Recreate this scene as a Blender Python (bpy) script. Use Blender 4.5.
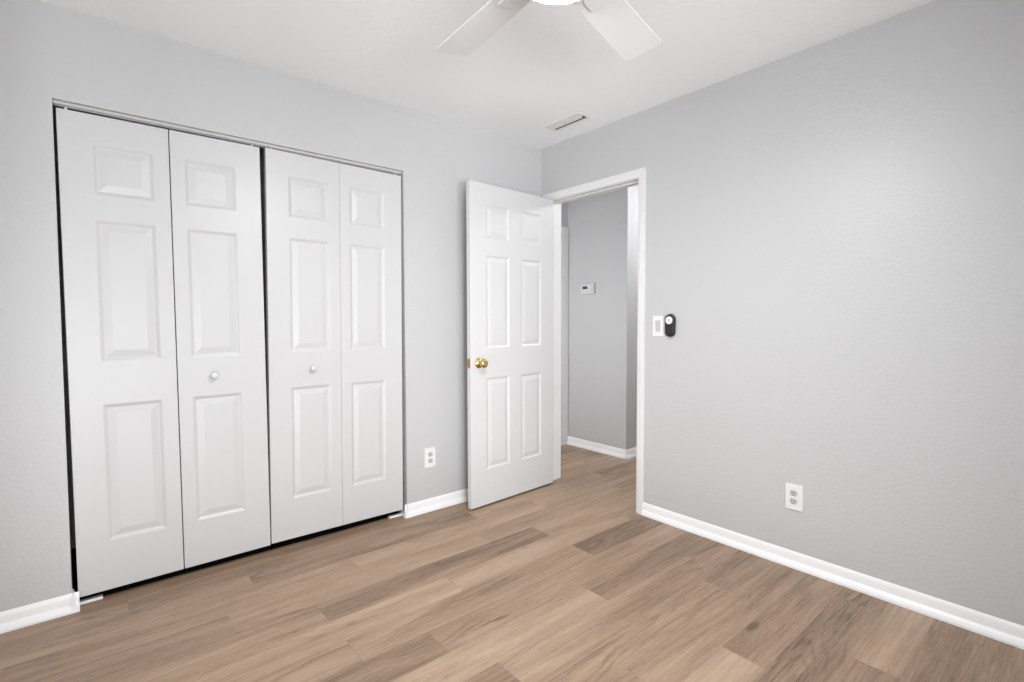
import bpy, bmesh, math, random
from mathutils import Vector, Matrix
random.seed(7)
S = bpy.context.scene
for o in list(bpy.data.objects):
    bpy.data.objects.remove(o)
COL = S.collection

# ------------------------------------------------------------------ camera
cam_d = bpy.data.cameras.new('camera')
cam = bpy.data.objects.new('camera', cam_d)
COL.objects.link(cam)
cam_d.sensor_width = 36.0
cam_d.lens = 36.0 * 503.41 / 1024
cam_d.clip_start = 0.02
YAW, PITCH, ROLL = 0.8707, -0.0426, -0.0024
fw = Vector((math.cos(PITCH) * math.cos(YAW), math.cos(PITCH) * math.sin(YAW), math.sin(PITCH)))
rt = Vector((math.sin(YAW), -math.cos(YAW), 0))
up = rt.cross(fw)
c_, s_ = math.cos(ROLL), math.sin(ROLL)
rt2, up2 = c_ * rt + s_ * up, -s_ * rt + c_ * up
cam.matrix_world = Matrix(((rt2.x, up2.x, -fw.x, -2.5735), (rt2.y, up2.y, -fw.y, -2.7161),
                           (rt2.z, up2.z, -fw.z, 1.1956), (0, 0, 0, 1)))
S.camera = cam

# ------------------------------------------------------------------ world, light, exposure
S.view_settings.view_transform = 'Standard'
S.view_settings.look = 'None'
S.view_settings.gamma = 1
S.view_settings.use_curve_mapping = False
S.view_settings.exposure = 0.05
W = bpy.data.worlds.new('sky')
S.world = W
W.use_nodes = True
W.node_tree.nodes['Background'].inputs[0].default_value = (0.80, 0.90, 1.0, 1)
W.node_tree.nodes['Background'].inputs[1].default_value = 0.6

BOWL_E = 265.0       # ceiling fan lamp
REAR_E = 194.0         # added fill lamp shining through the opening behind the camera
SIDE_E = 64.0        # added fill lamp shining through the opening left of the camera
HALL_E = 160.0        # hall ceiling lamp
HALL_FILL_E = 92.0        # unseen lamp added in a made-up alcove to fill the hall wall
REAR_T, SIDE_T = 106.0, 106.0   # both fill lamps tilt upward to lift the ceiling

def area(name, loc, rot, sx, sy, e, color=(1, 1, 1)):
    l = bpy.data.lights.new(name, 'AREA')
    l.shape = 'RECTANGLE'
    l.size, l.size_y = sx, sy
    l.energy = e
    l.color = color
    o = bpy.data.objects.new(name, l)
    o.location = loc
    o.rotation_euler = rot
    l.spread = math.radians(140)
    COL.objects.link(o)
    return o

area('fill_rear', (-3.3, -6.6, 0.5), (math.radians(REAR_T), 0, math.radians(-26)), 3.0, 1.6, REAR_E, (0.98, 0.99, 1.0))  # large added lamps outside the openings, aimed at the room corner
area('fill_side', (-6.4, -4.0, 0.5), (math.radians(SIDE_T), 0, math.radians(-60)), 3.0, 1.6, SIDE_E, (0.98, 0.99, 1.0))

# ------------------------------------------------------------------ materials
def mat(name, col, rough=0.5, metal=0.0, spec=0.5):
    m = bpy.data.materials.new(name)
    m.use_nodes = True
    b = m.node_tree.nodes['Principled BSDF']
    b.inputs['Base Color'].default_value = (*col, 1)
    b.inputs['Roughness'].default_value = rough
    b.inputs['Metallic'].default_value = metal
    b.inputs['Specular IOR Level'].default_value = spec
    return m

def bump(m, scale, strength, dist=0.002, detail=3.0, stretch=(1, 1, 1), lo=None, hi=None):
    nt = m.node_tree
    b = nt.nodes['Principled BSDF']
    tc = nt.nodes.new('ShaderNodeTexCoord')
    mp = nt.nodes.new('ShaderNodeMapping')
    mp.inputs['Scale'].default_value = stretch
    nz = nt.nodes.new('ShaderNodeTexNoise')
    nz.inputs['Scale'].default_value = scale
    nz.inputs['Detail'].default_value = detail
    bp = nt.nodes.new('ShaderNodeBump')
    bp.inputs['Strength'].default_value = strength
    bp.inputs['Distance'].default_value = dist
    nt.links.new(tc.outputs['Object'], mp.inputs[0])
    nt.links.new(mp.outputs[0], nz.inputs['Vector'])
    src = nz.outputs['Fac']
    if lo is not None:
        rm = nt.nodes.new('ShaderNodeMapRange')
        rm.interpolation_type = 'SMOOTHSTEP'
        rm.inputs['From Min'].default_value = lo
        rm.inputs['From Max'].default_value = hi
        nt.links.new(src, rm.inputs['Value'])
        src = rm.outputs['Result']
    nt.links.new(src, bp.inputs['Height'])
    nt.links.new(bp.outputs[0], b.inputs['Normal'])
    return m

WALL = bump(mat('grey_wall_paint', (0.525, 0.526, 0.529), 0.40, 0, 0.45), 68, 0.13, 0.003, 2.0, (1, 1, 1), 0.46, 0.62)
CEIL = bump(mat('white_ceiling_paint', (0.94, 0.95, 0.965), 0.75, 0, 0.3), 40, 0.12, 0.003, 2.0, (1, 1, 1), 0.45, 0.65)
BOUNCEW = mat('bounce_white_paint', (0.86, 0.86, 0.86), 0.5)  # unseen walls whitened to bounce fill light into the room corner
DOOR = bump(mat('white_door_paint', (0.575, 0.575, 0.577), 0.38, 0, 0.5), 14, 0.10, 0.002, 4.0, (9, 9, 0.6))
EDOOR = bump(mat('lifted_door_paint', (0.61, 0.61, 0.612), 0.40, 0, 0.5), 14, 0.08, 0.002, 4.0, (9, 9, 0.6))  # door paint raised to make up for dim light on the entry door
CASE = mat('white_casing_paint', (0.74, 0.74, 0.742), 0.38, 0, 0.5)
TRIM = mat('white_trim_paint', (0.88, 0.88, 0.882), 0.35, 0, 0.5)
PLATE = mat('white_plastic', (0.76, 0.76, 0.76), 0.35)
IVORY = mat('receptacle_plastic', (0.50, 0.50, 0.495), 0.4)
SLOT = mat('dark_slot', (0.03, 0.03, 0.03), 0.6)
GREYP = mat('grey_plastic', (0.52, 0.52, 0.52), 0.4)
BLACK = mat('black_plastic', (0.008, 0.008, 0.009), 0.3)
BLACK2 = mat('black_rubber_pad', (0.016, 0.016, 0.017), 0.45)
METAL = mat('painted_track', (0.55, 0.55, 0.55), 0.4, 0.0)
BRASS = mat('polished_brass', (0.66, 0.47, 0.20), 0.25, 1.0)
BRASSD = mat('tarnished_brass', (0.36, 0.26, 0.14), 0.4, 1.0)
KNOBW = mat('white_knob', (0.62, 0.62, 0.62), 0.3)
THERM = mat('thermostat_plastic', (0.62, 0.62, 0.62), 0.4)
CHROME = mat('steel', (0.7, 0.7, 0.7), 0.3, 1.0)
FANW = mat('white_fan_paint', (0.78, 0.78, 0.78), 0.5)
LCD = mat('grey_display', (0.05, 0.055, 0.05), 0.3)
SHADEFL = mat('closet_floor_shade', (0.02, 0.017, 0.015), 0.9, 0, 0.1)  # closet's shade put into a near-black floor colour
DARKIN = mat('duct_dark', (0.05, 0.05, 0.05), 0.8)
GLOBE = mat('lit_frosted_glass', (0.9, 0.9, 0.9), 0.4)
_b = GLOBE.node_tree.nodes['Principled BSDF']
_b.inputs['Emission Color'].default_value = (0.985, 0.99, 1.0, 1)
_b.inputs['Emission Strength'].default_value = BOWL_E
HALLFILLG = mat('lit_hall_fill_glass', (0.9, 0.9, 0.9), 0.4)
_b = HALLFILLG.node_tree.nodes['Principled BSDF']
_b.inputs['Emission Color'].default_value = (0.985, 0.99, 1.0, 1)
_b.inputs['Emission Strength'].default_value = HALL_FILL_E
HALLG = mat('lit_hall_glass', (0.9, 0.9, 0.9), 0.4)
_b = HALLG.node_tree.nodes['Principled BSDF']
_b.inputs['Emission Color'].default_value = (0.985, 0.99, 1.0, 1)
_b.inputs['Emission Strength'].default_value = HALL_E

def floor_material():
    m = bpy.data.materials.new('oak_plank_floor')
    m.use_nodes = True
    nt = m.node_tree
    N, L = nt.nodes, nt.links
    b = N['Principled BSDF']
    def node(t, **kw):
        n = N.new(t)
        for k, v in kw.items():
            setattr(n, k, v)
        return n
    def math_(op, a, bb=None, clamp=False):
        n = node('ShaderNodeMath', operation=op, use_clamp=clamp)
        for i, v in enumerate((a, bb)):
            if v is None: continue
            if isinstance(v, (int, float)): n.inputs[i].default_value = v
            else: L.new(v, n.inputs[i])
        return n.outputs[0]
    def rng(v, a, bb, c, d, smooth=False):
        n = node('ShaderNodeMapRange')
        if smooth: n.interpolation_type = 'SMOOTHSTEP'
        L.new(v, n.inputs['Value'])
        for k, x in zip(('From Min', 'From Max', 'To Min', 'To Max'), (a, bb, c, d)):
            n.inputs[k].default_value = x
        return n.outputs[0]
    tone = node('ShaderNodeAttribute', attribute_name='tone').outputs['Fac']
    seed = node('ShaderNodeAttribute', attribute_name='seed').outputs['Fac']
    tc = node('ShaderNodeTexCoord')
    sep = node('ShaderNodeSeparateXYZ'); L.new(tc.outputs['Object'], sep.inputs[0])
    sx = math_('ADD', sep.outputs[0], math_('MULTIPLY', seed, 37.0))
    sz = math_('MULTIPLY', seed, 91.0)
    def vec(kx, ky, kz=1.0):
        c = node('ShaderNodeCombineXYZ')
        L.new(math_('MULTIPLY', sx, kx), c.inputs[0])
        L.new(math_('MULTIPLY', sep.outputs[1], ky), c.inputs[1])
        L.new(math_('MULTIPLY', sz, kz), c.inputs[2])
        return c.outputs[0]
    def noise(v, sc, det, ro=0.55, dist=0.0):
        n = node('ShaderNodeTexNoise')
        n.inputs['Scale'].default_value = sc
        n.inputs['Detail'].default_value = det
        n.inputs['Roughness'].default_value = ro
        n.inputs['Distortion'].default_value = dist
        L.new(v, n.inputs['Vector'])
        return n.outputs['Fac']
    broad = noise(vec(1.3, 11), 1.0, 3.0, 0.55, 0.6)          # long soft figure
    grain = noise(vec(3.0, 95), 1.0, 4.0, 0.6, 0.3)           # fine straight grain
    # cathedral figure: rings of a noise field
    f = noise(vec(1.1, 6.5), 1.0, 1.5, 0.5, 0.2)
    rings = math_('SINE', math_('MULTIPLY', f, 75.0))
    ringmask = rng(noise(vec(0.9, 4.0, 2.0), 1.0, 2.0), 0.50, 0.66, 0, 1, True)
    # knots and dark flecks, stretched along the plank
    vo = node('ShaderNodeTexVoronoi'); vo.inputs['Scale'].default_value = 1.0
    L.new(vec(3.2, 9.5), vo.inputs['Vector'])
    kn = rng(vo.outputs['Distance'], 0.02, 0.20, 1, 0, True)
    knm = math_('MULTIPLY', kn, rng(noise(vec(2.0, 5.0, 3.0), 1.0, 3.0, 0.6), 0.58, 0.72, 0, 1, True))
    t = math_('ADD', tone, math_('MULTIPLY', math_('SUBTRACT', broad, 0.5), 1.0))
    t = math_('ADD', t, math_('MULTIPLY', math_('SUBTRACT', grain, 0.5), 0.75))
    t = math_('SUBTRACT', t, math_('MULTIPLY', math_('MULTIPLY', rng(rings, 0.1, 1.0, 0, 1, True), ringmask), 0.20))
    t = math_('SUBTRACT', t, math_('MULTIPLY', knm, 0.75))
    # short dark pores and mineral streaks
    streak = rng(noise(vec(5.0, 42, 4.0), 1.0, 3.0, 0.6, 0.4), 0.60, 0.74, 0, 1, True)
    patch = rng(noise(vec(1.6, 7.0, 5.0), 1.0, 2.0), 0.46, 0.62, 0, 1, True)
    t = math_('SUBTRACT', t, math_('MULTIPLY', math_('MULTIPLY', streak, patch), 0.38))
    fine = noise(vec(22.0, 160, 6.0), 1.0, 2.0, 0.6)
    t = math_('ADD', t, math_('MULTIPLY', math_('SUBTRACT', fine, 0.5), 0.45))
    cr = node('ShaderNodeValToRGB')
    L.new(t, cr.inputs[0])
    e = cr.color_ramp.elements
    e[0].position = -0.0; e[0].color = (0.150, 0.096, 0.063, 1)
    e[1].position = 1.0; e[1].color = (0.475, 0.346, 0.247, 1)
    e2 = cr.color_ramp.elements.new(0.5); e2.color = (0.345, 0.236, 0.162, 1)
    # micro-bevel seam between planks
    uv = node('ShaderNodeSeparateXYZ')
    at = node('ShaderNodeAttribute', attribute_name='edge')
    L.new(at.outputs['Vector'], uv.inputs[0])
    w = 0.1543; ln = 1.225
    dy = math_('MINIMUM', uv.outputs[1], math_('SUBTRACT', w, uv.outputs[1]))
    dx = math_('MINIMUM', uv.outputs[0], math_('SUBTRACT', uv.outputs[2], uv.outputs[0]))
    d = math_('MINIMUM', dx, dy)
    seam = rng(d, 0.0004, 0.0020, 0.86, 1.0)
    mx = node('ShaderNodeMixRGB', blend_type='MULTIPLY')
    mx.inputs[0].default_value = 1
    L.new(cr.outputs[0], mx.inputs[1])
    cc = node('ShaderNodeCombineXYZ')
    for i in range(3): L.new(seam, cc.inputs[i])
    L.new(cc.outputs[0], mx.inputs[2])
    L.new(mx.outputs[0], b.inputs['Base Color'])
    L.new(rng(grain, 0.3, 0.7, 0.50, 0.40), b.inputs['Roughness'])
    b.inputs['Specular IOR Level'].default_value = 0.35
    bp = node('ShaderNodeBump'); bp.inputs['Strength'].default_value = 0.12; bp.inputs['Distance'].default_value = 0.001
    L.new(grain, bp.inputs['Height']); L.new(bp.outputs[0], b.inputs['Normal'])
    return m
FLOOR = floor_material()

# ------------------------------------------------------------------ helpers
def obj(name, bm, m, parent=None, smooth=False, bevel=0.0, seg=2, loc=None, rot=None, angle=60):
    me = bpy.data.meshes.new(name)
    bmesh.ops.recalc_face_normals(bm, faces=bm.faces)
    bm.to_mesh(me)
    bm.free()
    for mm in (m if isinstance(m, (list, tuple)) else [m]):
        me.materials.append(mm)
    if smooth:
        me.polygons.foreach_set('use_smooth', [True] * len(me.polygons))
    o = bpy.data.objects.new(name, me)
    COL.objects.link(o)
    if parent: o.parent = parent
    if loc: o.location = loc
    if rot: o.rotation_euler = rot
    if bevel:
        b = o.modifiers.new('bevel', 'BEVEL')
        b.width = bevel; b.segments = seg; b.limit_method = 'ANGLE'; b.angle_limit = math.radians(angle)
        b.harden_normals = False
    return o

def thing(name, label, cat, loc=(0, 0, 0), rot=(0, 0, 0), group=None):
    o = bpy.data.objects.new(name, None)
    o.empty_display_size = 0.05
    COL.objects.link(o)
    o.location = loc; o.rotation_euler = rot
    o['label'] = label; o['category'] = cat
    if group: o['group'] = group
    return o

def tag(o, label, cat, kind=None, group=None):
    o['label'] = label; o['category'] = cat
    if kind: o['kind'] = kind
    if group: o['group'] = group
    return o

def box(bm, x0, x1, y0, y1, z0, z1):
    v = [bm.verts.new((x, y, z)) for z in (z0, z1) for y in (y0, y1) for x in (x0, x1)]
    for f in ((0, 2, 3, 1), (4, 5, 7, 6), (0, 1, 5, 4), (2, 6, 7, 3), (0, 4, 6, 2), (1, 3, 7, 5)):
        bm.faces.new([v[i] for i in f])
    return v

def boxes(*bs):
    bm = bmesh.new()
    for b in bs: box(bm, *b)
    return bm

def lathe(bm, prof, seg=32, axis='Z', origin=(0, 0, 0), cap=True):
    """revolve (r, h) pairs round an axis through origin"""
    rings = []
    for r, h in prof:
        ring = []
        for i in range(seg):
            a = 2 * math.pi * i / seg
            u, v = r * math.cos(a), r * math.sin(a)
            p = {'Z': (u, v, h), 'Y': (u, h, v), 'X': (h, u, v)}[axis]
            ring.append(bm.verts.new(Vector(p) + Vector(origin)))
        rings.append(ring)
    for a, b in zip(rings, rings[1:]):
        for i in range(seg):
            j = (i + 1) % seg
            bm.faces.new((a[i], a[j], b[j], b[i]))
    if cap:
        bm.faces.new(rings[0]); bm.faces.new(rings[-1])
    return bm

def prism(bm, outline, d0, d1, axis='X'):
    """extrude a 2-D outline; axis X: outline is (y, z)"""
    def P(u, v, d):
        return {'X': (d, u, v), 'Y': (u, d, v), 'Z': (u, v, d)}[axis]
    a = [bm.verts.new(P(u, v, d0)) for u, v in outline]
    b = [bm.verts.new(P(u, v, d1)) for u, v in outline]
    n = len(a)
    for i in range(n):
        j = (i + 1) % n
        bm.faces.new((a[i], a[j], b[j], b[i]))
    bm.faces.new(a); bm.faces.new(b)
    return bm

def rrect(w, h, r, n=6, cx=0, cz=0):
    pts = []
    for sx, sz, a0 in ((1, 1, 0), (-1, 1, 90), (-1, -1, 180), (1, -1, 270)):
        for i in range(n + 1):
            a = math.radians(a0 + 90 * i / n)
            pts.append((cx + sx * (w / 2 - r) + r * math.cos(a), cz + sz * (h / 2 - r) + r * math.sin(a)))
    return pts

def pillow(bm, layers, axis='X', outline=None):
    """stack scaled copies of a closed outline: layers = (depth, inset fn outline)"""
    def P(u, v, d):
        return {'X': (d, u, v), 'Y': (u, d, v), 'Z': (u, v, d)}[axis]
    rings = [[bm.verts.new(P(u, v, d)) for u, v in o] for d, o in layers]
    n = len(rings[0])
    for a, b in zip(rings, rings[1:]):
        for i in range(n):
            j = (i + 1) % n
            bm.faces.new((a[i], a[j], b[j], b[i]))
    bm.faces.new(rings[0]); bm.faces.new(rings[-1])
    return bm

# ------------------------------------------------------------------ room shell
H = 2.44
T = 0.115
XL, YR = -3.08, -3.40             # the walls beside and behind the camera
CX0, CX1, CZ = -2.655, -1.121, 2.074   # closet opening
DY0, DY1, DZ = -0.857, -0.079, 2.046   # entry door opening (inside the jambs)
JT = 0.018                        # jamb thickness
HX, HY = 0.93, 0.62               # hall far wall, hall end wall
RET = -0.072                      # where the hall's far wall turns away

def struct(name, bm, m, label, cat, **kw):
    return tag(obj(name, bm, m, **kw), label, cat, 'structure')

def plank_floor():
    bm = bmesh.new()
    tone = bm.faces.layers.float.new('tone')
    seed = bm.faces.layers.float.new('seed')
    edge = bm.loops.layers.float_vector.new('edge')
    W0, LN, Y0 = 0.1543, 1.225, 0.0113
    # row: (joint x, {plank index relative to that joint: tone}); index 0 lies left of the joint
    rows = {0: (-1.253, {-1: .52, 0: .38, 1: .50}), 1: (-0.808, {-1: .55, 0: .34, 1: .60}),
            2: (-1.603, {0: .55, 1: .72, 2: .55}), 3: (-0.948, {-1: .42, 0: .62, 1: .58, 2: .34}),
            4: (-1.874, {0: .50, 1: .26, 2: .58}), 5: (-1.336, {0: .76, 1: .64, 2: .45}),
            6: (-0.645, {-1: .58, 0: .50, 1: .28}), 7: (-1.612, {0: .24, 1: .52, 2: .62}),
            8: (-0.912, {-1: .55, 0: .74, 1: .34}), 9: (-1.514, {0: .30, 1: .56, 2: .42}),
            10: (-0.450, {0: .54, 1: .36}), 11: (-1.20, {0: .50, 1: .48, 2: .40}),
            12: (-0.835, {0: .72, 1: .40}), 13: (-1.36, {0: .5, 1: .36, 2: .34}),
            14: (-0.544, {0: .46, 1: .68}), 15: (-0.116, {0: .30, 1: .36}), 16: (-1.0, {0: .44, 1: .42})}
    rnd = random.Random(11)
    x_lo, x_hi = XL - 0.15, 2.30
    for k in range(-6, 23):
        yb, ya = Y0 - W0 * k, Y0 - W0 * (k + 1)
        j, tones = rows.get(k, (rnd.uniform(-1.2, 0), {}))
        for i in range(-3, 6):
            xa, xb = j + (i - 1) * LN, j + i * LN
            x0, x1 = max(xa, x_lo), min(xb, x_hi)
            if x1 - x0 < 1e-3: continue
            vs = [bm.verts.new(p) for p in ((x0, ya, 0), (x1, ya, 0), (x1, yb, 0), (x0, yb, 0))]
            f = bm.faces.new(vs)
            f[tone] = .48 + .85 * (tones.get(i, rnd.choice((.32, .42, .5, .56, .64))) - .5)
            f[seed] = rnd.random()
            for l in f.loops:
                l[edge] = (l.vert.co.x - xa, l.vert.co.y - ya, LN)
    return bm
struct('floor', plank_floor(), FLOOR, 'light brown oak plank floor running through the room into the hall', 'floor')
struct('ceiling', boxes((XL - T, 2.4, YR - T, 1.0, H, H + 0.1)), CEIL, 'smooth white ceiling above the room', 'ceiling')

struct('wall_left', boxes((XL - T, CX0, 0, T, 0, H), (CX1, 0.0, 0, T, 0, H), (CX0, CX1, 0, T, CZ, H)),
       WALL, 'grey wall holding the wide closet opening', 'wall')
struct('wall_right', boxes((0, T, YR - T, DY0 - JT, 0, H), (0, T, DY1 + JT, T, 0, H), (0, T, DY0 - JT, DY1 + JT, DZ + JT, H)),
       WALL, 'grey wall right of the entry doorway with textured paint', 'wall')
# walls beside and behind the camera; window openings added for the fill lamps
sw = (-3.1, -1.3, 0.02, 2.10)
struct('wall_near', boxes((XL - T, XL, YR - T, sw[0], 0, H), (XL - T, XL, sw[1], T, 0, H), (XL - T, XL, sw[0], sw[1], 0, sw[2]),
                          (XL - T, XL, sw[0], sw[1], sw[3], H)), BOUNCEW, 'unseen wall on the camera side, white to bounce fill light, with an added window', 'wall')
rw = (-3.0, -1.2, 0.02, 2.10)
struct('wall_rear', boxes((XL, rw[0], YR - T, YR, 0, H), (rw[1], 0, YR - T, YR, 0, H), (rw[0], rw[1], YR - T, YR, 0, rw[2]),
                          (rw[0], rw[1], YR - T, YR, rw[3], H)), BOUNCEW, 'unseen wall behind the camera, white to bounce fill light, with an added window', 'wall')
def window(name, bm, label):
    return struct(name, bm, TRIM, label, 'window', bevel=0.003)
a, b_, c, d = sw
window('added_window_1', boxes((XL - .07, XL - .03, a, a + .05, c, d), (XL - .07, XL - .03, b_ - .05, b_, c, d),
                         (XL - .07, XL - .03, a + .05, b_ - .05, c, c + .05), (XL - .07, XL - .03, a + .05, b_ - .05, d - .05, d),
                         (XL - .065, XL - .035, (a + b_) / 2 - .03, (a + b_) / 2 + .03, c + .05, d - .05)), 'white patio window frame added round the fill light opening on the camera side wall')
a, b_, c, d = rw
window('added_window_2', boxes((a, a + .05, YR - .07, YR - .03, c, d), (b_ - .05, b_, YR - .07, YR - .03, c, d),
                         (a + .05, b_ - .05, YR - .07, YR - .03, c, c + .05), (a + .05, b_ - .05, YR - .07, YR - .03, d - .05, d),
                         ((a + b_) / 2 - .03, (a + b_) / 2 + .03, YR - .065, YR - .035, c + .05, d - .05)), 'white patio window frame added round the fill light opening behind the camera')
# closet interior
struct('wall_closet', boxes((CX0 - .35, CX0 - .25, T, .75, 0, H), (CX1 + .25, CX1 + .35, T, .75, 0, H), (CX0 - .35, CX1 + .35, .75, .85, 0, H)),
       WALL, 'unlit inside walls of the closet behind the bifold doors', 'wall')
# hall
struct('wall_hall_far', boxes((HX, HX + .12, RET, HY + .12, 0, H), (HX + .12, 2.3, RET, RET + .12, 0, H)),
       WALL, 'grey hall wall carrying the thermostat, turning away at a corner', 'wall')
struct('wall_hall_end', boxes((-.771, HX, HY, HY + .12, 0, H)), WALL, 'grey end wall of the hall above the white casing', 'wall')
struct('wall_hall_side', boxes((2.3, 2.4, -1.6, .2, 0, H), (T, 2.4, -1.7, -1.6, 0, H)), WALL, 'grey far walls of the hall out of sight', 'wall')

struct('closet_shade_sheet', boxes((CX0 - .25, CX1 + .25, .064, .75, 0.0005, 0.002)), SHADEFL, 'near-black sheet for the shade inside the closet, seen under the bifold doors', 'floor')  # thin sheet coloured as the shade behind the doors, laid over the planks

# ------------------------------------------------------------------ baseboards
BH = 0.076
BP = [(0, 0), (0.0230, 0), (0.0232, 0.010), (0.0180, 0.022), (0.0100, 0.033), (0.0085, 0.060), (0.0065, 0.069), (0.0025, BH), (0, BH)]
def base_run(p0, p1, n):
    """baseboard from p0 to p1 along a wall whose normal (into the room) is n; returns a bmesh"""
    bm = bmesh.new()
    p0, p1, n = Vector((*p0, 0)), Vector((*p1, 0)), Vector((*n, 0))
    a = [bm.verts.new(p0 + n * d + Vector((0, 0, z))) for d, z in BP]
    b = [bm.verts.new(p1 + n * d + Vector((0, 0, z))) for d, z in BP]
    k = len(a)
    for i in range(k):
        j = (i + 1) % k
        bm.faces.new((a[i], a[j], b[j], b[i]))
    bm.faces.new(a); bm.faces.new(b)
    return bm
def merge(*bms):
    out = bmesh.new()
    for b in bms:
        me = bpy.data.meshes.new('tmp'); b.to_mesh(me); b.free()
        out.from_mesh(me); bpy.data.meshes.remove(me)
    return out
struct('baseboard_left', merge(base_run((XL, 0), (CX0 + .0225, 0), (0, -1)), base_run((CX0, -.0225), (CX0, .048), (1, 0))), TRIM,
       'short white baseboard between left photo edge and closet', 'baseboard')
struct('baseboard_middle', merge(base_run((CX1 - .0180, 0), (-.02, 0), (0, -1)), base_run((CX1, -.0220), (CX1, .014), (-1, 0))), TRIM,
       'white baseboard between the closet and the open door', 'baseboard')
struct('baseboard_right', base_run((0, DY0 - .0515), (0, YR), (-1, 0)), TRIM, 'long white baseboard along the right wall', 'baseboard')
struct('baseboard_hall', merge(base_run((HX, HY), (HX, RET - .004), (-1, 0)), base_run((HX - .004, RET), (2.3, RET), (0, -1))), TRIM,
       'white baseboard at the foot of the hall wall', 'baseboard')

# ------------------------------------------------------------------ doorway trim
CW = 0.048
CASP = [(0, 0), (0, CW), (-.016, CW), (-.016, CW - .030), (-.0130, CW - .034), (-.0120, .006), (-.0095, 0)]   # (out from the wall, away from the opening)
ZT = DZ + .004 + CW
def mitred_leg(y, sg):
    bm = bmesh.new()
    a = [bm.verts.new((x, y + sg * d, 0)) for x, d in CASP]
    b = [bm.verts.new((x, y + sg * d, ZT - CW + d)) for x, d in CASP]
    for q in range(len(a)):
        bm.faces.new((a[q], a[(q + 1) % len(a)], b[(q + 1) % len(a)], b[q]))
    bm.faces.new(a); bm.faces.new(b)
    return bm
bm = mitred_leg(DY0 - .003, -1)
struct('trim_1', bm, CASE, 'white casing up the right side of the entry doorway', 'trim')
bm = mitred_leg(DY1 + .003, 1)
struct('trim_2', bm, CASE, 'white casing behind the open door, hinge side', 'trim')
bm = bmesh.new()
va = [bm.verts.new((x, DY0 - .003 - d, ZT - CW + d)) for x, d in CASP]
vb = [bm.verts.new((x, DY1 + .003 + d, ZT - CW + d)) for x, d in CASP]
for q in range(len(va)):
    bm.faces.new((va[q], va[(q + 1) % len(va)], vb[(q + 1) % len(va)], vb[q]))
bm.faces.new(va); bm.faces.new(vb)
struct('trim_3', bm, CASE, 'white casing across the top of the entry doorway', 'trim')
# jamb liner with its stop
struct('trim_4', boxes((0, T, DY0 - JT, DY0, 0, DZ), (0, T, DY1, DY1 + JT, 0, DZ), (0, T, DY0 - JT, DY1 + JT, DZ, DZ + JT),
                       (.040, .075, DY0, DY0 + .008, 0, DZ - .008), (.040, .075, DY1 - .006, DY1, 0, DZ - .008),
                       (.040, .075, DY0, DY1, DZ - .008, DZ)), CASE,
       'white door jamb lining the entry doorway', 'trim', bevel=0.0015)
# hall-side casing of the same doorway
struct('trim_5', boxes((T, T + .016, DY0 - CW, DY0 - .003, 0, DZ + CW), (T, T + .016, DY1 + .003, DY1 + CW, 0, DZ + CW),
                       (T, T + .016, DY0 - CW, DY1 + CW, DZ + .003, DZ + CW)), CASE, 'white casing on the hall face of the doorway', 'trim', bevel=0.003)
# closed door at the end of the hall: casing leg beside the corner, head and slab
struct('trim_6', boxes((HX - .092, HX - .008, HY - .018, HY, 0, 2.06), (T + .03, T + .09, HY - .018, HY, 0, 2.06),
                       (T + .09, HX - .092, HY - .018, HY, 2.0, 2.06)), CASE, 'white door casing at the end of the hall', 'trim', bevel=0.003)
struct('door_4', boxes((T + .092, HX - .094, HY - .012, HY - .001, .01, 1.998)), DOOR, 'white closed door at the end of the hall', 'door')

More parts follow.
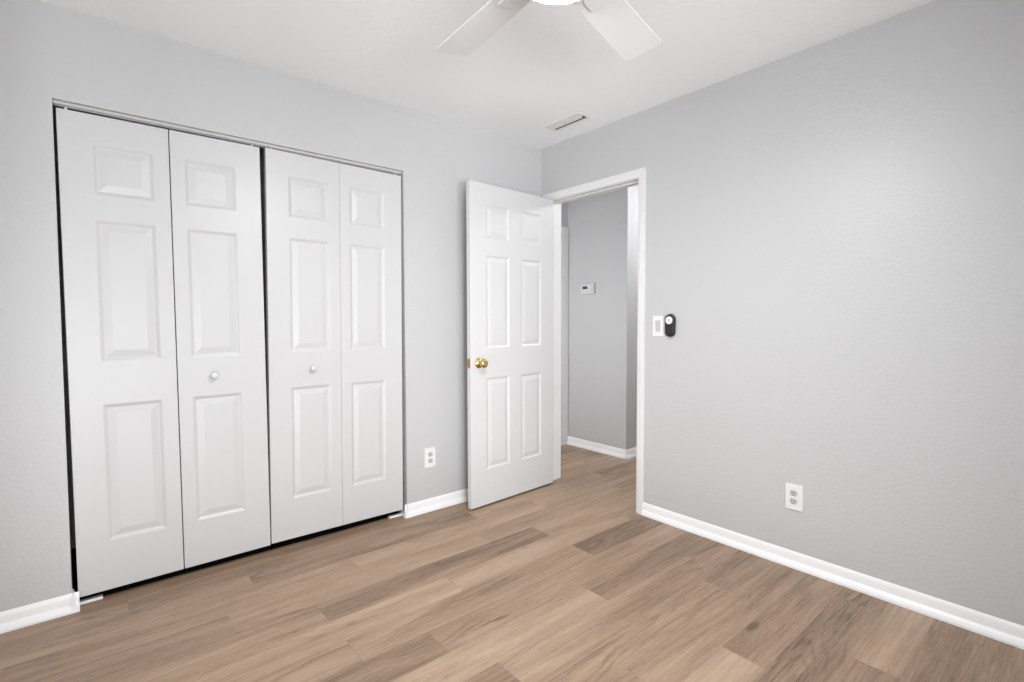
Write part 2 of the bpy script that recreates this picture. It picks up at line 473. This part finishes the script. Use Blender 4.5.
# ------------------------------------------------------------------ panel doors
PROF = [(0.000, 0.0), (0.005, -0.0018), (0.0125, -0.0066), (0.0165, -0.0074), (0.040, -0.0026), (0.0445, -0.0018)]
def panel_door(bm, w, z0, z1, th, panels, back=False):
    """front at local y=0 facing -y, x from 0 to w; panels = (x0, x1, z0, z1) with raised fields"""
    def face(y, sgn):
        xs = sorted({0, w, *[p[0] for p in panels], *[p[1] for p in panels]})
        zs = sorted({z0, z1, *[p[2] for p in panels], *[p[3] for p in panels]})
        vc = {}
        def V(x, z):
            k = (round(x, 5), round(z, 5))
            if k not in vc: vc[k] = bm.verts.new((x, y, z))
            return vc[k]
        for xa, xb in zip(xs, xs[1:]):
            for za, zb in zip(zs, zs[1:]):
                hit = [p for p in panels if p[0] <= xa + 1e-6 and p[1] >= xb - 1e-6 and p[2] <= za + 1e-6 and p[3] >= zb - 1e-6]
                if not hit:
                    bm.faces.new((V(xa, za), V(xb, za), V(xb, zb), V(xa, zb)))
                    continue
                prev = [V(xa, za), V(xb, za), V(xb, zb), V(xa, zb)]
                for ins, dep in PROF[1:]:
                    yy = y - sgn * dep
                    cur = [bm.verts.new(q) for q in ((xa + ins, yy, za + ins), (xb - ins, yy, za + ins), (xb - ins, yy, zb - ins), (xa + ins, yy, zb - ins))]
                    for i in range(4):
                        j = (i + 1) % 4
                        bm.faces.new((prev[i], prev[j], cur[j], cur[i]))
                    prev = cur
                bm.faces.new(prev)
        return vc, xs, zs
    f, xs, zs = face(0.0, 1)
    if back:
        g, _, _ = face(th, -1)
    else:
        g = {}
        for x in xs:
            for z in zs:
                if x in (0, w) or z in (z0, z1):
                    g[(round(x, 5), round(z, 5))] = bm.verts.new((x, th, z))
        loop = [(x, z0) for x in xs] + [(w, z) for z in zs[1:]] + [(x, z1) for x in reversed(xs[:-1])] + [(0, z) for z in reversed(zs[1:-1])]
        bm.faces.new([g[(round(x, 5), round(z, 5))] for x, z in loop])
    K = lambda x, z: (round(x, 5), round(z, 5))
    for xa, xb in zip(xs, xs[1:]):
        for z in (z0, z1):
            bm.faces.new((f[K(xa, z)], f[K(xb, z)], g[K(xb, z)], g[K(xa, z)]))
    for za, zb in zip(zs, zs[1:]):
        for x in (0, w):
            bm.faces.new((f[K(x, za)], f[K(x, zb)], g[K(x, zb)], g[K(x, za)]))
    return bm

# entry door: swings into the room, 86.5 degrees open
ed = thing('door_1', 'white six-panel entry door standing open with a brass knob', 'door', (-.018, -.108, 0.012),
           (0, 0, math.radians(3.35)))
ed['kind'] = 'structure'
DW, DH, DT = 0.762, 2.032, 0.035
ZP = [(.226, .814), (1.002, 1.590), (1.694, 1.908)]
# local frame: hinge at x=0, free edge at x=-DW, visible face at y=-DT
pan = [(a, b, z0, z1) for a, b in ((.128, .330), (.434, .634)) for z0, z1 in ZP]
leaf = obj('door_panel', panel_door(bmesh.new(), DW, 0, DH, DT, pan, back=True), EDOOR, ed, bevel=0.002, loc=(-DW, -DT, 0), angle=75)
KZ = 0.913
kx = -DW + .066
bm = lathe(bmesh.new(), [(.0335, 0), (.0335, -.004), (.030, -.008), (.014, -.010), (.011, -.014), (.011, -.026), (.017, -.031), (.0255, -.038),
                         (.0285, -.048), (.0275, -.057), (.022, -.063), (.012, -.066), (.010, -.0655)], 40, 'Y', (kx, -DT, KZ))
kn = obj('door_knob', bm, BRASS, ed, smooth=True); kn['label'] = 'polished brass knob with round rosette'
bm = lathe(bmesh.new(), [(.0335, 0), (.0335, .004), (.030, .008), (.014, .010), (.011, .014), (.011, .026), (.017, .031), (.0255, .038),
                         (.0285, .048), (.0275, .057), (.022, .063), (.012, .066)], 40, 'Y', (kx, 0, KZ))
obj('door_knob', bm, BRASS, ed, smooth=True)
lp = obj('latch_plate', prism(bmesh.new(), rrect(.025, .057, .004, 4, -DT / 2, KZ), -DW - .0012, -DW + .001, 'X'), BRASSD, ed)
lp['label'] = 'brass latch plate on the door edge'
bm = prism(bmesh.new(), [(-DT / 2 - .007, KZ - .009), (-DT / 2 + .007, KZ - .009), (-DT / 2 + .007, KZ + .009), (-DT / 2 - .007, KZ + .009)], -DW - .009, -DW, 'X')
obj('latch_bolt', bm, BRASSD, ed, bevel=0.002)
for hz in (.20, 1.02, 1.82):
    bm = lathe(bmesh.new(), [(.0055, hz - .045), (.0055, hz + .045)], 14, 'Z', (.006, .006, 0))
    obj('hinge', bm, BRASS, ed, smooth=False)

# closet bifold pairs
CYF = 0.015
LW, LH, LT = 0.3715, 2.003, 0.035
ZC = [(.210, .798), (.982, 1.571), (1.676, 1.886)]
def leaf_bm(side):
    xs = (.106, .314) if side == 0 else (.054, .262)
    return panel_door(bmesh.new(), LW, 0, LH, LT, [(xs[0], xs[1], a, b) for a, b in ZC])
def bifold(name, label, x0, z0, tilt, sides, knob_leaf, dx2):
    t = thing(name, label, 'door', (x0, CYF, z0), (0, tilt, 0))
    t['kind'] = 'structure'
    for i, sd in enumerate(sides):
        lf = obj('door_leaf', leaf_bm(sd), DOOR, t, bevel=0.002, loc=(i * dx2, 0, 0), angle=75)
        if i == knob_leaf:
            kx = LW - .228 if i == 1 else LW - .156
            bm = lathe(bmesh.new(), [(.0085, .001), (.0080, -.008), (.0105, -.012), (.0155, -.017), (.0170, -.022), (.0155, -.027), (.010, -.030), (.004, -.031)],
                       28, 'Y', (kx, 0, .892))
            obj('knob', bm, KNOBW, lf, smooth=True)
        pn = bmesh.new()
        xx = .03 if i == 0 else LW - .03
        lathe(pn, [(.0045, LH - .01), (.0045, LH + .013)], 12, 'Z', (xx, LT / 2 + .001, 0))
        obj('pivot_pin', pn, PLATE, lf)
        if i == 0:
            bm = bmesh.new()
            for hz in (.2, 1.0, 1.8):
                box(bm, LW - .02, LW + .02, LT, LT + .002, hz - .03, hz + .03)
            obj('hinge', bm, CHROME, lf)
    return t
bifold('door_2', 'left pair of white closet bifold doors, round white knob on its right leaf', -2.6365, 0.0415, -0.0046, (0, 1), 1, LW + .0035)
bifold('door_3', 'right pair of white closet bifold doors, round white knob on its left leaf', -1.8855, 0.0495, 0.0066, (0, 1), 0, LW + .0009)

# overhead track and floor pivot brackets
bm = bmesh.new()
box(bm, CX0, CX1, .020, .0235, CZ - .0125, CZ); box(bm, CX0, CX1, .046, .0495, CZ - .0125, CZ); box(bm, CX0, CX1, .0235, .046, CZ - .003, CZ)
tag(obj('closet_track', bm, METAL, bevel=0.001), 'thin metal bifold track under the closet header', 'track')
def bracket(x0, x1, label):
    xw = CX0 if x0 < -2 else CX1
    s = 1 if x0 < -2 else -1
    t = thing('pivot_bracket', label, 'bracket', (xw, .05, 0), group='white floor pivot brackets')
    bm = boxes((min(0, s * .098), max(0, s * .098), -.014, .012, 0, .012))
    obj('base_plate', bm, TRIM, t, bevel=0.002)
    bm = boxes((min(0, s * .004), max(0, s * .004), -.014, .012, .012, .030))
    obj('wall_tab', bm, TRIM, t, bevel=0.001)
    del t['group']
bracket(-2.65, -2.557, 'white pivot bracket on the floor at the closet left corner')
bracket(-1.19, -1.121, 'white pivot bracket on the floor at the closet right corner')

# ------------------------------------------------------------------ outlets, switch, remote
def slab(bm, w, h, r, d, e=0.0025):
    """softly edged plate lying on y=0 and standing out to -d"""
    pillow(bm, [(0, rrect(w, h, r)), (-d + e, rrect(w, h, r)), (-d + e * .3, rrect(w - e, h - e, max(r - e / 2, .0005))), (-d, rrect(w - 2.4 * e, h - 2.4 * e, max(r - e, .0004)))], 'Y')
    return bm
def outlet(loc, rz, label):
    t = thing('wall_outlet', label, 'outlet', loc, (0, 0, rz))
    obj('cover_plate', slab(bmesh.new(), .078, .124, .004, .0065), PLATE, t)
    for dz in (.0200, -.0200):
        bm = bmesh.new()
        o = [(x, z + dz) for x, z in [(.0168 * math.cos(a), max(-.0140, min(.0140, .0168 * math.sin(a)))) for a in [2 * math.pi * i / 32 for i in range(32)]]]
        prism(bm, o, -.0083, -.004, 'Y')
        r = obj('receptacle', bm, IVORY, t)
        bm = boxes((-.0078, -.0050, -.0088, -.008, dz - .001, dz + .009), (.0050, .0075, -.0088, -.008, dz, dz + .008))
        lathe(bm, [(.0029, -.008), (.0029, -.0088)], 12, 'Y', (0, 0, dz - .0075))
        obj('slot', bm, SLOT, r)
    obj('screw', lathe(bmesh.new(), [(.0030, -.006), (.0030, -.0073), (.0015, -.0078)], 14, 'Y'), PLATE, t, smooth=True)
outlet((-.9600, 0, .335), 0, 'white duplex outlet on the wall between closet and open door')
outlet((0, -1.7640, .340), math.radians(-90), 'white duplex outlet low on the right wall above the long baseboard')

t = thing('light_switch', 'white rocker light switch beside the doorway casing', 'switch', (0, -1.003, 1.155), (0, 0, math.radians(-90)))
obj('cover_plate', slab(bmesh.new(), .074, .121, .004, .0065), PLATE, t)
bm = bmesh.new()
prism(bm, [(-.0062, .033), (-.0110, .033), (-.0078, 0), (-.0066, -.033), (-.0062, -.033)], -.0165, .0165, 'X')
obj('rocker', bm, GREYP, t, bevel=0.0008)['label'] = 'grey rocker paddle'
for dz in (.048, -.048):
    obj('screw', lathe(bmesh.new(), [(.0028, -.006), (.0028, -.0072), (.0014, -.0076)], 14, 'Y', (0, 0, dz)), PLATE, t, smooth=True)

t = thing('remote_control', 'black rounded remote with round white button, wall mounted beside the switch', 'remote', (0, -1.0875, 1.1600), (0, 0, math.radians(-90)))
def cap_outline(s, w=.0640, h=.1320, wb=.0600):
    pts = []
    R, RB = w / 2, .026
    for i in range(17):
        a = math.pi * i / 16
        pts.append((R * math.cos(a), h / 2 - R + R * math.sin(a)))
    for i in range(9):
        a = math.pi + math.pi / 2 * i / 8
        pts.append((-wb / 2 + RB + RB * math.cos(a), -h / 2 + RB + RB * math.sin(a)))
    for i in range(9):
        a = 1.5 * math.pi + math.pi / 2 * i / 8
        pts.append((wb / 2 - RB + RB * math.cos(a), -h / 2 + RB + RB * math.sin(a)))
    return [(x - math.copysign(min(s, abs(x)), x), z * (1 - s / (h / 2))) for x, z in pts]
bm = pillow(bmesh.new(), [(0, cap_outline(.004)), (-.006, cap_outline(0)), (-.016, cap_outline(0)), (-.021, cap_outline(.002)), (-.0235, cap_outline(.006)), (-.0242, cap_outline(.012))], 'Y')
obj('body', bm, BLACK, t, smooth=False)
bm = pillow(bmesh.new(), [(-.023, [(x * .72, z * .5 - .024) for x, z in cap_outline(.004)]), (-.0256, [(x * .70, z * .49 - .024) for x, z in cap_outline(.006)])], 'Y')
obj('lower_pad', bm, BLACK2, t)
bm = lathe(bmesh.new(), [(.0222, -.023), (.0222, -.0262), (.0205, -.0275), (.0085, -.0280), (.0078, -.0272), (.001, -.0272)], 36, 'Y', (0, 0, .029))
obj('button', bm, PLATE, t)['label'] = 'round white button'
bm = lathe(bmesh.new(), [(.0072, -.0272), (.0065, -.0284), (.001, -.0286)], 24, 'Y', (0, 0, .029))
obj('centre_key', bm, GREYP, t)

# ------------------------------------------------------------------ thermostat in the hall
t = thing('thermostat', 'small white wall thermostat with dark display in the hall', 'thermostat', (HX, .350, 1.474), (0, 0, math.radians(-90)))
obj('housing', slab(bmesh.new(), .156, .098, .008, .030, .005), THERM, t)
obj('display', boxes((-.054, .004, -.0310, -.029, -.004, .021)), LCD, t)['label'] = 'dark display window'
for k in range(3):
    obj('button', boxes((.024 + k * .014, .033 + k * .014, -.0312, -.029, -.030, -.024)), GREYP, t, bevel=0.0005)

# ------------------------------------------------------------------ ceiling register
t = thing('air_vent', 'small white ceiling air vent near the room corner', 'vent', (-.225, -.470, H))
W2, L2 = .056, .152
obj('frame', boxes((-W2, -.042, -L2, L2, -.0035, 0), (.040, W2, -L2, L2, -.0035, 0), (-.042, .040, -L2, -.134, -.0035, 0), (-.042, .040, .132, L2, -.0035, 0)), FANW, t, bevel=0.001)
obj('duct', boxes((-.042, .040, -.134, .132, -.0012, -.0002)), DARKIN, t)['label'] = 'dark opening behind the louvers'
for k, (a, b, y0) in enumerate(((-.041, -.020, -.133), (-.0195, .000, -.133), (.0005, .018, -.118))):
    bm = bmesh.new()
    prism(bm, [(a, -.0014), (b, -.0034), (b, -.0048), (a, -.0028)], y0, .131, 'Y')
    obj('louver', bm, FANW, t)
obj('lever', boxes((-.012, -.006, -.002, .014, -.010, -.003)), GREYP, t, bevel=0.001)

# ------------------------------------------------------------------ ceiling fan with lit bowl
FX, FY, FZ = -1.541, -1.698, 2.200
t = thing('ceiling_fan', 'white five-blade ceiling fan with a lit glass bowl light', 'ceiling fan', (FX, FY, H))
z0 = FZ - H
obj('canopy', lathe(bmesh.new(), [(.070, 0), (.070, -.012), (.060, -.035), (.030, -.052), (.016, -.056)], 40), FANW, t, smooth=True)
obj('downrod', lathe(bmesh.new(), [(.012, -.05), (.012, -.14)], 20), FANW, t, smooth=True)
obj('motor_housing', lathe(bmesh.new(), [(.020, -.125), (.060, -.135), (.100, -.150), (.112, -.175), (.112, -.215), (.105, -.230), (.060, -.240), (.058, -.256)], 48), FANW, t, smooth=True)
for k in range(5):
    ang = math.radians(13.6 + 72 * k)
    bm = bmesh.new()
    out = []
    r0, r1, w0, w1, rc = .185, .618, .124, .147, .020
    out = [(r0, -w0 / 2), (r1 - rc, -w1 / 2)]
    for i in range(1, 7):
        a = math.radians(-90 + 90 * i / 6)
        out.append((r1 - rc + rc * math.cos(a), -w1 / 2 + rc + rc * math.sin(a)))
    for i in range(0, 7):
        a = math.radians(90 * i / 6)
        out.append((r1 - rc + rc * math.cos(a), w1 / 2 - rc + rc * math.sin(a)))
    out += [(r0, w0 / 2), (r0 - .012, w0 / 2 - .016), (r0 - .012, -w0 / 2 + .016)]
    prism(bm, out, -.0022, .0022, 'Z')
    bl = obj('blade', bm, FANW, t, loc=(0, 0, z0), rot=(0, 0, 0), bevel=0.001)
    bl.rotation_mode = 'QUATERNION'
    bl.rotation_quaternion = Matrix.Rotation(ang, 4, 'Z').to_quaternion() @ Matrix.Rotation(math.radians(-10), 4, 'X').to_quaternion()
    bm = bmesh.new()
    prism(bm, [(.095, -.018), (.165, -.014), (.205, -.034), (.255, -.034), (.262, 0), (.255, .034), (.205, .034), (.165, .014), (.095, .018)], -.007, -.0023, 'Z')
    obj('blade_bracket', bm, FANW, bl, bevel=0.001)
obj('light_fitter', lathe(bmesh.new(), [(.058, -.2500), (.090, -.2520), (.116, -.2590), (.122, -.2720), (.122, -.2935), (.1185, -.2945), (.113, -.2870)], 40), FANW, t, smooth=True)
prof = [(.1125, -.2885), (.1110, -.2920), (.1030, -.2985), (.0820, -.3060), (.0560, -.3115), (.0280, -.3145), (.004, -.3150)]
g = obj('glass_bowl', lathe(bmesh.new(), prof, 48), GLOBE, t, smooth=True)
g['label'] = 'lit white glass bowl'

# ------------------------------------------------------------------ hall ceiling lamp, added wall fill lamp (out of sight, they light the hall)
def hall_lamp(x, y, label):
    t = thing('ceiling_lamp', label, 'lamp', (x, y, H))
    obj('base', lathe(bmesh.new(), [(.11, 0), (.11, -.02), (.10, -.024)], 32), FANW, t, smooth=True)
    obj('glass_shade', lathe(bmesh.new(), [(.099, -.022), (.098, -.04), (.085, -.062), (.05, -.076), (.004, -.08)], 32), HALLG, t, smooth=True)
hall_lamp(1.30, -.75, 'round flush ceiling lamp in the hall past the corner')

t = thing('hall_fill_lamp', 'round fill lamp added out of sight in a made-up alcove facing the thermostat', 'lamp', (-.771, .37, 1.20))  # added and unseen, only there to brighten the hall's far wall
obj('base', lathe(bmesh.new(), [(.06, 0), (.06, .015), (.05, .022)], 32, 'X'), FANW, t, smooth=True)
obj('glass_shade', lathe(bmesh.new(), [(.05, .02), (.09, .03), (.098, .05), (.09, .075), (.06, .092), (.004, .1)], 32, 'X'), HALLFILLG, t, smooth=True)
